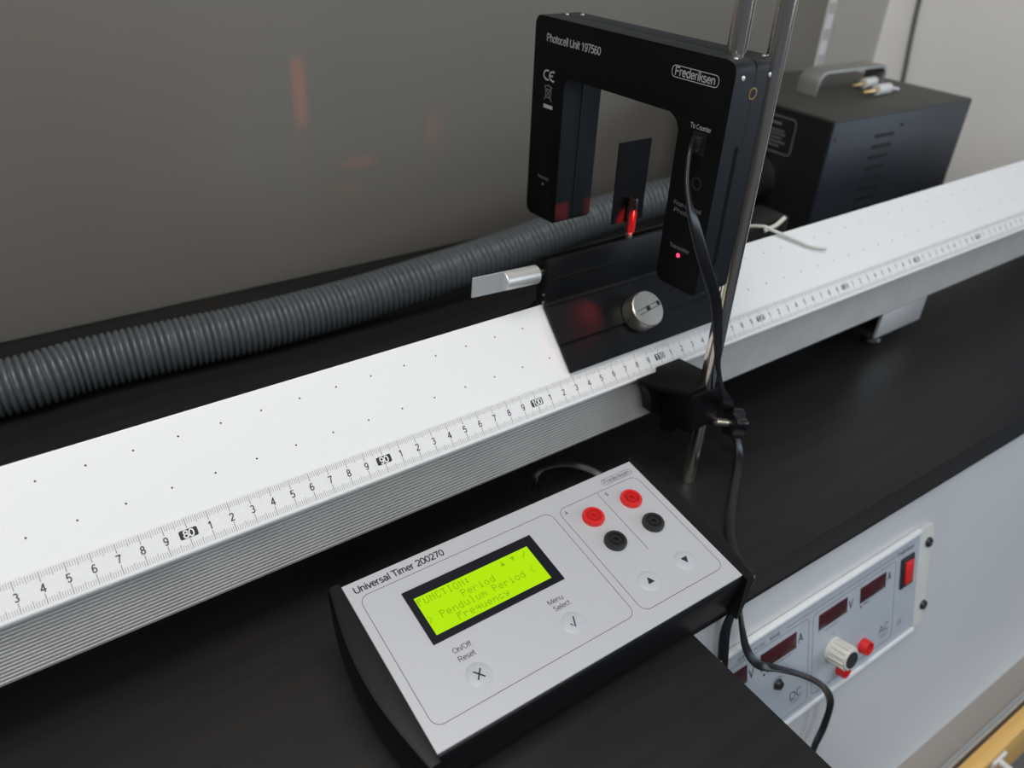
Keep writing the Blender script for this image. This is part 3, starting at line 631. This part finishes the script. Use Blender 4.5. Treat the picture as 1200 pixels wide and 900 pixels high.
# jack plugs on the blower lid
def plug(pos, ang, ln, label):
    t = thing('jack_plug', label, 'plug', BL.matrix_world @ T(*pos) @ Matrix.Rotation(ang, 4, 'Z') @ Matrix.Scale(1.3, 4), 'plugs on the blower lid')
    A = along((0, 0, 0), (1, 0, 0))
    lathe('tip', [(0, -0.020), (0.0012, -0.0195), (0.0019, -0.017), (0.0014, -0.0150), (0.0018, -0.0140), (0.0018, 0.0), (0, 0)], 'brass', t, 20, A)
    lathe('ring', [(0.0019, -0.0085), (0.0019, -0.0060)], 'silver', t, 20, A)
    lathe('barrel', [(0, -0.0002), (0.0042, 0), (0.0044, 0.0008), (0.0044, ln - 0.001), (0.0038, ln), (0, ln)], 'plugwhite', t, 28, A)
    return t
p1 = plug((0.154, 0.083, BH + 0.0060), math.radians(8), 0.019, 'white jack plug with gold tip on the blower lid, nearer the strap handle')
p2 = plug((0.138, 0.0545, BH + 0.0060), math.radians(3), 0.019, 'white jack plug with short cord on the blower lid, nearer the vent slots')
tube('cord', catmull([(0.0185, 0, 0), (0.026, 0, -0.001), (0.036, 0.001, -0.0028)], 6), 0.0014, 'plugwhite', p2, 10)
tube('cord', catmull([(0.0185, 0, 0), (0.026, 0.0015, -0.001), (0.032, 0.007, -0.0028), (0.034, 0.018, -0.0030)], 6), 0.0014, 'plugwhite', p1, 10)

# ------------------------------------------------------------------ black adapter block behind the ridge
ad = thing('adapter_block', 'small black plastic block with white cord ends behind the track ridge', 'block', T(0.2700, 0.1000, 0.0))
prism('housing', [(0, 0), (0.066, 0), (0.066, 0.1055), (0.060, 0.1075), (0.0, 0.0985)], 0, 0.030, 'blackplastic', ad, ax='xz', bev=0.001)
box('recess', 0.012, 0.028, 0.010, 0.022, 0.0985, 0.1025, 'slotdark', ad)
tube('white_pin', catmull([(0.010, 0.022, 0.1030), (0.020, 0.020, 0.1050), (0.029, 0.019, 0.1040)], 5), 0.0016, 'cordwhite', ad, 10)
tube('cord', catmull([(-0.0330 + 0.012, 0.006, 0.090), (-0.0340, -0.030, 0.124), (-0.0325, -0.0475, 0.1318), (-0.0258, -0.0520, 0.1290), (-0.0144, -0.0564, 0.1240), (-0.0032, -0.0607, 0.1190), (0.0082, -0.0651, 0.1142), (0.0229, -0.0685, 0.1104)], 8), 0.0012, 'cordwhite', ad, 10)
tube('cord', catmull([(0.034, -0.001, 0.0990), (0.044, -0.004, 0.1030), (0.055, -0.003, 0.1075)], 6), 0.0018, 'cordwhite', ad, 10)

# ------------------------------------------------------------------ universal timer
TO = Vector((-0.1428057, -0.1275597, 0.0336094)); EX = Vector((0.9999846, 0.0055430, 0)); EY = Vector((-0.0054840, 0.9893370, 0.1455412)); EN = EX.cross(EY)
TM = frame(TO, EX, EY, EN)
tyaw = Matrix.Rotation(math.atan2(EX.y, EX.x), 4, 'Z')
BASE = T(TO.x, TO.y, 0.0) @ tyaw
tm = thing('electronic_timer', 'silver and black electronic timer with lit green display and four sockets', 'timer', BASE)
REL = BASE.inverted() @ TM           # faceplate plane inside the timer frame
W, H = 0.188, 0.0947
HF = TO.z; HB = TO.z + H * EY.z; DP = H * EY.y
# base shell (black), slightly inset under the faceplate
prism('base_shell', [(0.0050, 0.0015), (DP - 0.004, 0.0015), (DP + 0.0010, 0.006), (DP + 0.0012, HB - 0.0035), (DP - 0.0008, HB - 0.0012), (0.0006, HF - 0.0012), (-0.0006, HF - 0.0018), (-0.0012, HF - 0.0032), (0.0020, 0.006)], 0.0004, W - 0.0004, 'blackplastic', tm, ax='yz', bev=0.0002)
def endcap(side):
    # bowed plan outline, top sloped like the faceplate
    n = 14; x0 = -0.0002 if side < 0 else W + 0.0002
    bm = bmesh.new(); rings = []
    for j in range(n + 1):
        s = j / n; y = -0.0035 + s * (DP + 0.0060)
        bow = 0.0060 + 0.0068 * math.sin(math.pi * min(max(s, 0), 1))
        zt = HF + (HB - HF) * (y / DP) - 0.0002; zt2 = zt - 0.0016 - 0.0018 * math.sin(math.pi * s); zlow = 0.0016
        ins = 0.0040
        ring = [(x0, y, zlow), (x0, y, zt), (x0 + side * (bow - 0.0030), y, zt + 0.0002), (x0 + side * (bow - 0.0010), y, zt - 0.0006), (x0 + side * bow, y, zt2 - 0.0010), (x0 + side * (bow - ins * 0.3), y, zlow + 0.012), (x0 + side * (bow - ins), y, zlow)]
        rings.append([bm.verts.new(p) for p in ring])
    for a, b_ in zip(rings, rings[1:]):
        for k in range(7): bm.faces.new((a[k], a[(k + 1) % 7], b_[(k + 1) % 7], b_[k]))
    bm.faces.new(rings[0]); bm.faces.new(list(reversed(rings[-1])))
    return finish('end_cap', bm, 'blackplastic', tm, 28)
endcap(-1); endcap(1)
for x in (0.02, W - 0.05):
    for y in (0.025, DP - 0.015): lathe('rubber_foot', [(0, 0), (0.005, 0), (0.0055, 0.0003), (0.0055, 0.0020), (0, 0.0020)], 'jackblack', tm, 20, T(x, y, 0))
def tmx(u, v, z=0.0): return REL @ T(u / 1000, v / 1000, z)
fp = box('faceplate', 0, W, 0, H, -0.0014, 0.0, 'faceplate', tm, 0.0002, 1, local=REL)
F = fp
def ft(u, v, z=0.0): return T(u / 1000, v / 1000, z)
outline('panel_line', rrect(0.0046, 0.1202, 0.0100, 0.0850), 0.0050, 0.00032, 0.0, 'inkgrey', F)
outline('panel_line', rrect(0.1248, 0.1832, 0.0090, 0.0838), 0.0050, 0.00032, 0.0, 'inkgrey', F)
outline('panel_line', [(0.1535, 0.0838), (0.1535, 0.0382)], 0, 0.00032, 0.0, 'inkgrey', F, closed=False)
text('title', 'Universal Timer 200270', 0.0039, 'ink', F, ft(4.2, 87.6), bold=0.17, width=0.0505)
outline('logo_frame', rrect(0.1610, 0.1836, 0.0862, 0.0903), 0.0019, 0.00025, 0.0, 'inkgrey', F)
text('logo', 'Frederiksen', 0.0027, 'inkgrey', F, ft(172.3, 87.0), 'CENTER', bold=0.15, width=0.0198)
text('channel_letter', 'A', 0.0024, 'ink', F, ft(127.9, 78.9), bold=0.13); text('channel_letter', 'B', 0.0024, 'ink', F, ft(157.5, 79.2), bold=0.13)
text('caption', 'On/Off', 0.0028, 'ink', F, ft(34.6, 36.2), 'CENTER', bold=0.12, width=0.0098); text('caption', 'Reset', 0.0028, 'ink', F, ft(34.3, 31.3), 'CENTER', bold=0.12, width=0.0090)
text('caption', 'Menu', 0.0028, 'ink', F, ft(89.1, 35.6), 'CENTER', bold=0.12, width=0.0092); text('caption', 'Select', 0.0028, 'ink', F, ft(90.0, 31.3), 'CENTER', bold=0.12, width=0.0098)
# display
box('display_bezel', 0.0236, 0.1010, 0.0448, 0.0770, -0.0005, 0.0006, 'lcdframe', tm, 0.0002, 1, local=REL)
scr = box('display', 0.0273, 0.0950, 0.0485, 0.0712, 0.0, 0.00065, 'lcd', tm, local=REL)
FONT = {'F': '1F101E10101010', 'U': '1111111111110E', 'N': '11191513111111', 'C': '0E11101010110E', 'T': '1F040404040404', 'I': '0E04040404040E', 'O': '0E11111111110E', ':': '000C0C000C0C00', 'P': '1E11111E101010', 'e': '00000E111F100E', 'r': '00001619101010', 'i': '04000C0404040E', 'o': '00000E1111110E', 'd': '01010D1311110F', 'n': '00001619111111', 'u': '0000111111130D', 'l': '0C04040404040E', 'm': '00001A15151111', 'q': '00000D130F0101', 'c': '00000E1010110E', 'y': '000011110F010E', '>': '10080402040810', '<': '02040810080402', '^': '0004040E0E1F00', 'v': '001F0E0E040400', '/': '00010102140810'}
bm = bmesh.new(); PX = 0.00050; CW = 0.00335; RH = 0.00525; ox, oy = 0.0279, 0.0700
for row, line in enumerate(('FUNCTION:     ^ v /', '      Period', '> Pendulum Period <', '    Frequency')):
    for col, ch in enumerate(line):
        if ch == ' ': continue
        cx = ox + col * CW + (0.0016 if row == 1 else 0.0) + (0.0012 if (row == 0 and col > 10) else 0.0); cy = oy - row * RH
        g = FONT[ch]
        for r in range(7):
            bits = int(g[2 * r:2 * r + 2], 16)
            for b_ in range(5):
                if bits >> (4 - b_) & 1: rect(bm, cx + b_ * PX, cx + (b_ + .9) * PX, cy - (r + .9) * PX * 1.18, cy - r * PX * 1.18, 0.00070)
finish('display_text', bm, 'lcdpixel', scr)
# sockets and buttons
for u, v, a, b_ in ((139.9, 70.0, 'redplastic', 'reddark'), (140.2, 50.8, 'jackblack', 'jackdark'), (168.2, 70.2, 'redplastic', 'reddark'), (167.9, 50.6, 'jackblack', 'jackdark')):
    jack(tm, tmx(u, v), 0.0064, 0.0026, a, b_)
for u, v, sym in ((34.2, 21.6, 'X'), (89.2, 21.7, '√'), (139.8, 22.0, 'U'), (166.4, 22.4, 'D')):
    bt = lathe('button', [(0.0064, 0.00002), (0.0058, 0.00030), (0.0048, 0.00055), (0.0030, 0.00075), (0, 0.0008)], 'button', tm, 40, tmx(u, v))
    Zs = 0.00085
    if sym == 'X':
        for s_ in (-1, 1): outline('symbol', [(-0.0019, -0.0023 * s_), (0.0019, 0.0023 * s_)], 0, 0.00072, Zs, 'ink', bt, closed=False)
    elif sym == '√': outline('symbol', [(-0.0021, 0.0001), (-0.0007, -0.0023), (0.0016, 0.0028)], 0, 0.00072, Zs, 'ink', bt, closed=False)
    elif sym == 'U': prism('symbol', [(-0.0021, -0.0018), (0.0021, -0.0018), (0, 0.0021)], Zs, Zs + 0.00006, 'ink', bt)
    else: prism('symbol', [(-0.0021, 0.0018), (0.0021, 0.0018), (0, -0.0021)], Zs, Zs + 0.00006, 'ink', bt)

# ------------------------------------------------------------------ cables
c1 = [(0.0775, -0.0123, 0.2313), (0.066, -0.0212, 0.2288), (0.062, -0.0255, 0.2197), (0.06, -0.0313, 0.2084), (0.0624, -0.036, 0.196), (0.0711, -0.04, 0.1742), (0.0824, -0.042, 0.1521), (0.0907, -0.042, 0.1283), (0.0983, -0.042, 0.1019), (0.1050, -0.0440, 0.0830), (0.1310, -0.0320, 0.0565), (0.1500, -0.0190, 0.0350), (0.1600, -0.0280, 0.0050), (0.1245, -0.0560, 0.0026), (0.1020, -0.0735, 0.0026), (0.0861, -0.0901, 0.0025), (0.0781, -0.1035, 0.0025), (0.0765, -0.1129, 0.0022), (0.0723, -0.1145, -0.0048), (0.0643, -0.1155, -0.0167), (0.0596, -0.117, -0.0308), (0.0609, -0.12, -0.056), (0.0634, -0.122, -0.0763)]
def blend(keys):
    def fn(t):
        x = t * (len(keys) - 1); i = min(int(x), len(keys) - 2); f = x - i
        return Vector(keys[i]) * (1 - f) + Vector(keys[i + 1]) * f
    return fn
def facing(deg): a = math.radians(deg); return Vector((0.827, -0.561, 0.041)) * math.cos(a) + Vector((0.490, 0.682, -0.543)) * math.sin(a)
k1 = [facing(a) for a in (70, 78, 75, 62, 30, 10, 12, 40, 68, 65, 45, 35, 30, 20)] + [Vector((0.8, -0.5, 0)), Vector((0.85, -0.5, 0)), Vector((1, -0.1, 0)), Vector((1, 0, 0)), Vector((1, 0, 0)), Vector((1, 0, -0.3)), Vector((0.8, -0.3, -0.2)), Vector((0.8, -0.5, 0)), Vector((0.8, -0.5, 0))]
cb = tube('data_cable', catmull(c1, 8), 0, 'cableblack', None, 16, wide=lambda t: (0.0034, 0.0012, 0.0), side=blend(k1))
tag(cb, 'flat black cable running from the photogate past the star knob over the bench edge', 'cable')
c2 = [(0.0690, -0.1160, -0.0164), (0.0719, -0.1200, -0.034), (0.0749, -0.125, -0.0492), (0.08, -0.132, -0.0589), (0.0965, -0.138, -0.0684), (0.1162, -0.143, -0.0827), (0.1408, -0.147, -0.1066), (0.1584, -0.150, -0.1342), (0.1569, -0.153, -0.1571), (0.1475, -0.156, -0.1694), (0.1404, -0.160, -0.1835)]
cb = tube('data_cable', catmull(c2, 8), 0, 'cableblack', None, 14, wide=lambda t: (0.0029, 0.0009, 0.0), side=blend([facing(a) for a in (60, 50, 30, 20, 60, 70, 65, 20, 10, 20, 40)]))
tag(cb, 'thin flat black cable looping in front of the power supply panel', 'cable')
c3 = [(0.0150, -0.0330, 0.012), (0.0054, -0.0100, 0.006), (0.0084, 0.0100, 0.004), (0.0141, 0.0215, 0.006), (0.0227, 0.0235, 0.012), (0.0365, 0.0185, 0.014), (0.0477, 0.0093, 0.012), (0.055, -0.0020, 0.009), (0.0555, -0.0180, 0.010), (0.050, -0.0330, 0.014)]
cb = tube('data_cable', catmull(c3, 8), 0, 'cableblack', None, 14, wide=lambda t: (0.0030, 0.0012, 0.0))
tag(cb, 'black cable loop on the bench behind the timer', 'cable')

# red beam of the photogate: its light source sits in the transmitter leg
sl_ = bpy.data.lights.new('photogate_beam', 'SPOT'); sl_.energy = 0.9; sl_.color = (1.0, 0.02, 0.02); sl_.spot_size = math.radians(26); sl_.spot_blend = 0.6; sl_.shadow_soft_size = 0.0012
so = bpy.data.objects.new('photogate_beam', sl_); COL.objects.link(so)
p0 = GT @ Vector((IR - 0.0015, -0.1060, -0.0150)); p1_ = GT @ Vector((IL, -0.1100, -0.0170))
so.location = p0; so.rotation_euler = (p1_ - p0).to_track_quat('-Z', 'Y').to_euler()

sp2 = bpy.data.lights.new('photogate_spill', 'SPOT'); sp2.energy = 0.14; sp2.color = (1.0, 0.02, 0.03); sp2.spot_size = math.radians(28); sp2.spot_blend = 1.0; sp2.shadow_soft_size = 0.001
so2 = bpy.data.objects.new('photogate_spill', sp2); COL.objects.link(so2)
so2.location = p0 + Vector((0, 0.0005, 0)); tgt = TRK @ Vector((0.0490, *su(0.0420, 0.0046))); so2.rotation_euler = (tgt - so2.location).to_track_quat('-Z', 'Y').to_euler()

rf = area('red_streak_lamp', (0.062, 0.100, 0.1735), (0.0205, 0.4013, 0.1750), 0.004, 0.056, 0.00060, (1.0, 0.10, 0.07))  # unseen lamp added in mid-air, imitating the reflected beam on the wall
rf.data.spread = math.radians(3.6)
rf2 = area('red_streak_lamp', (0.064, 0.100, 0.1280), (0.0720, 0.4013, 0.1060), 0.034, 0.003, 0.00016, (1.0, 0.10, 0.07))  # second added lamp, for the fainter flat red streak
rf2.data.spread = math.radians(3.0)
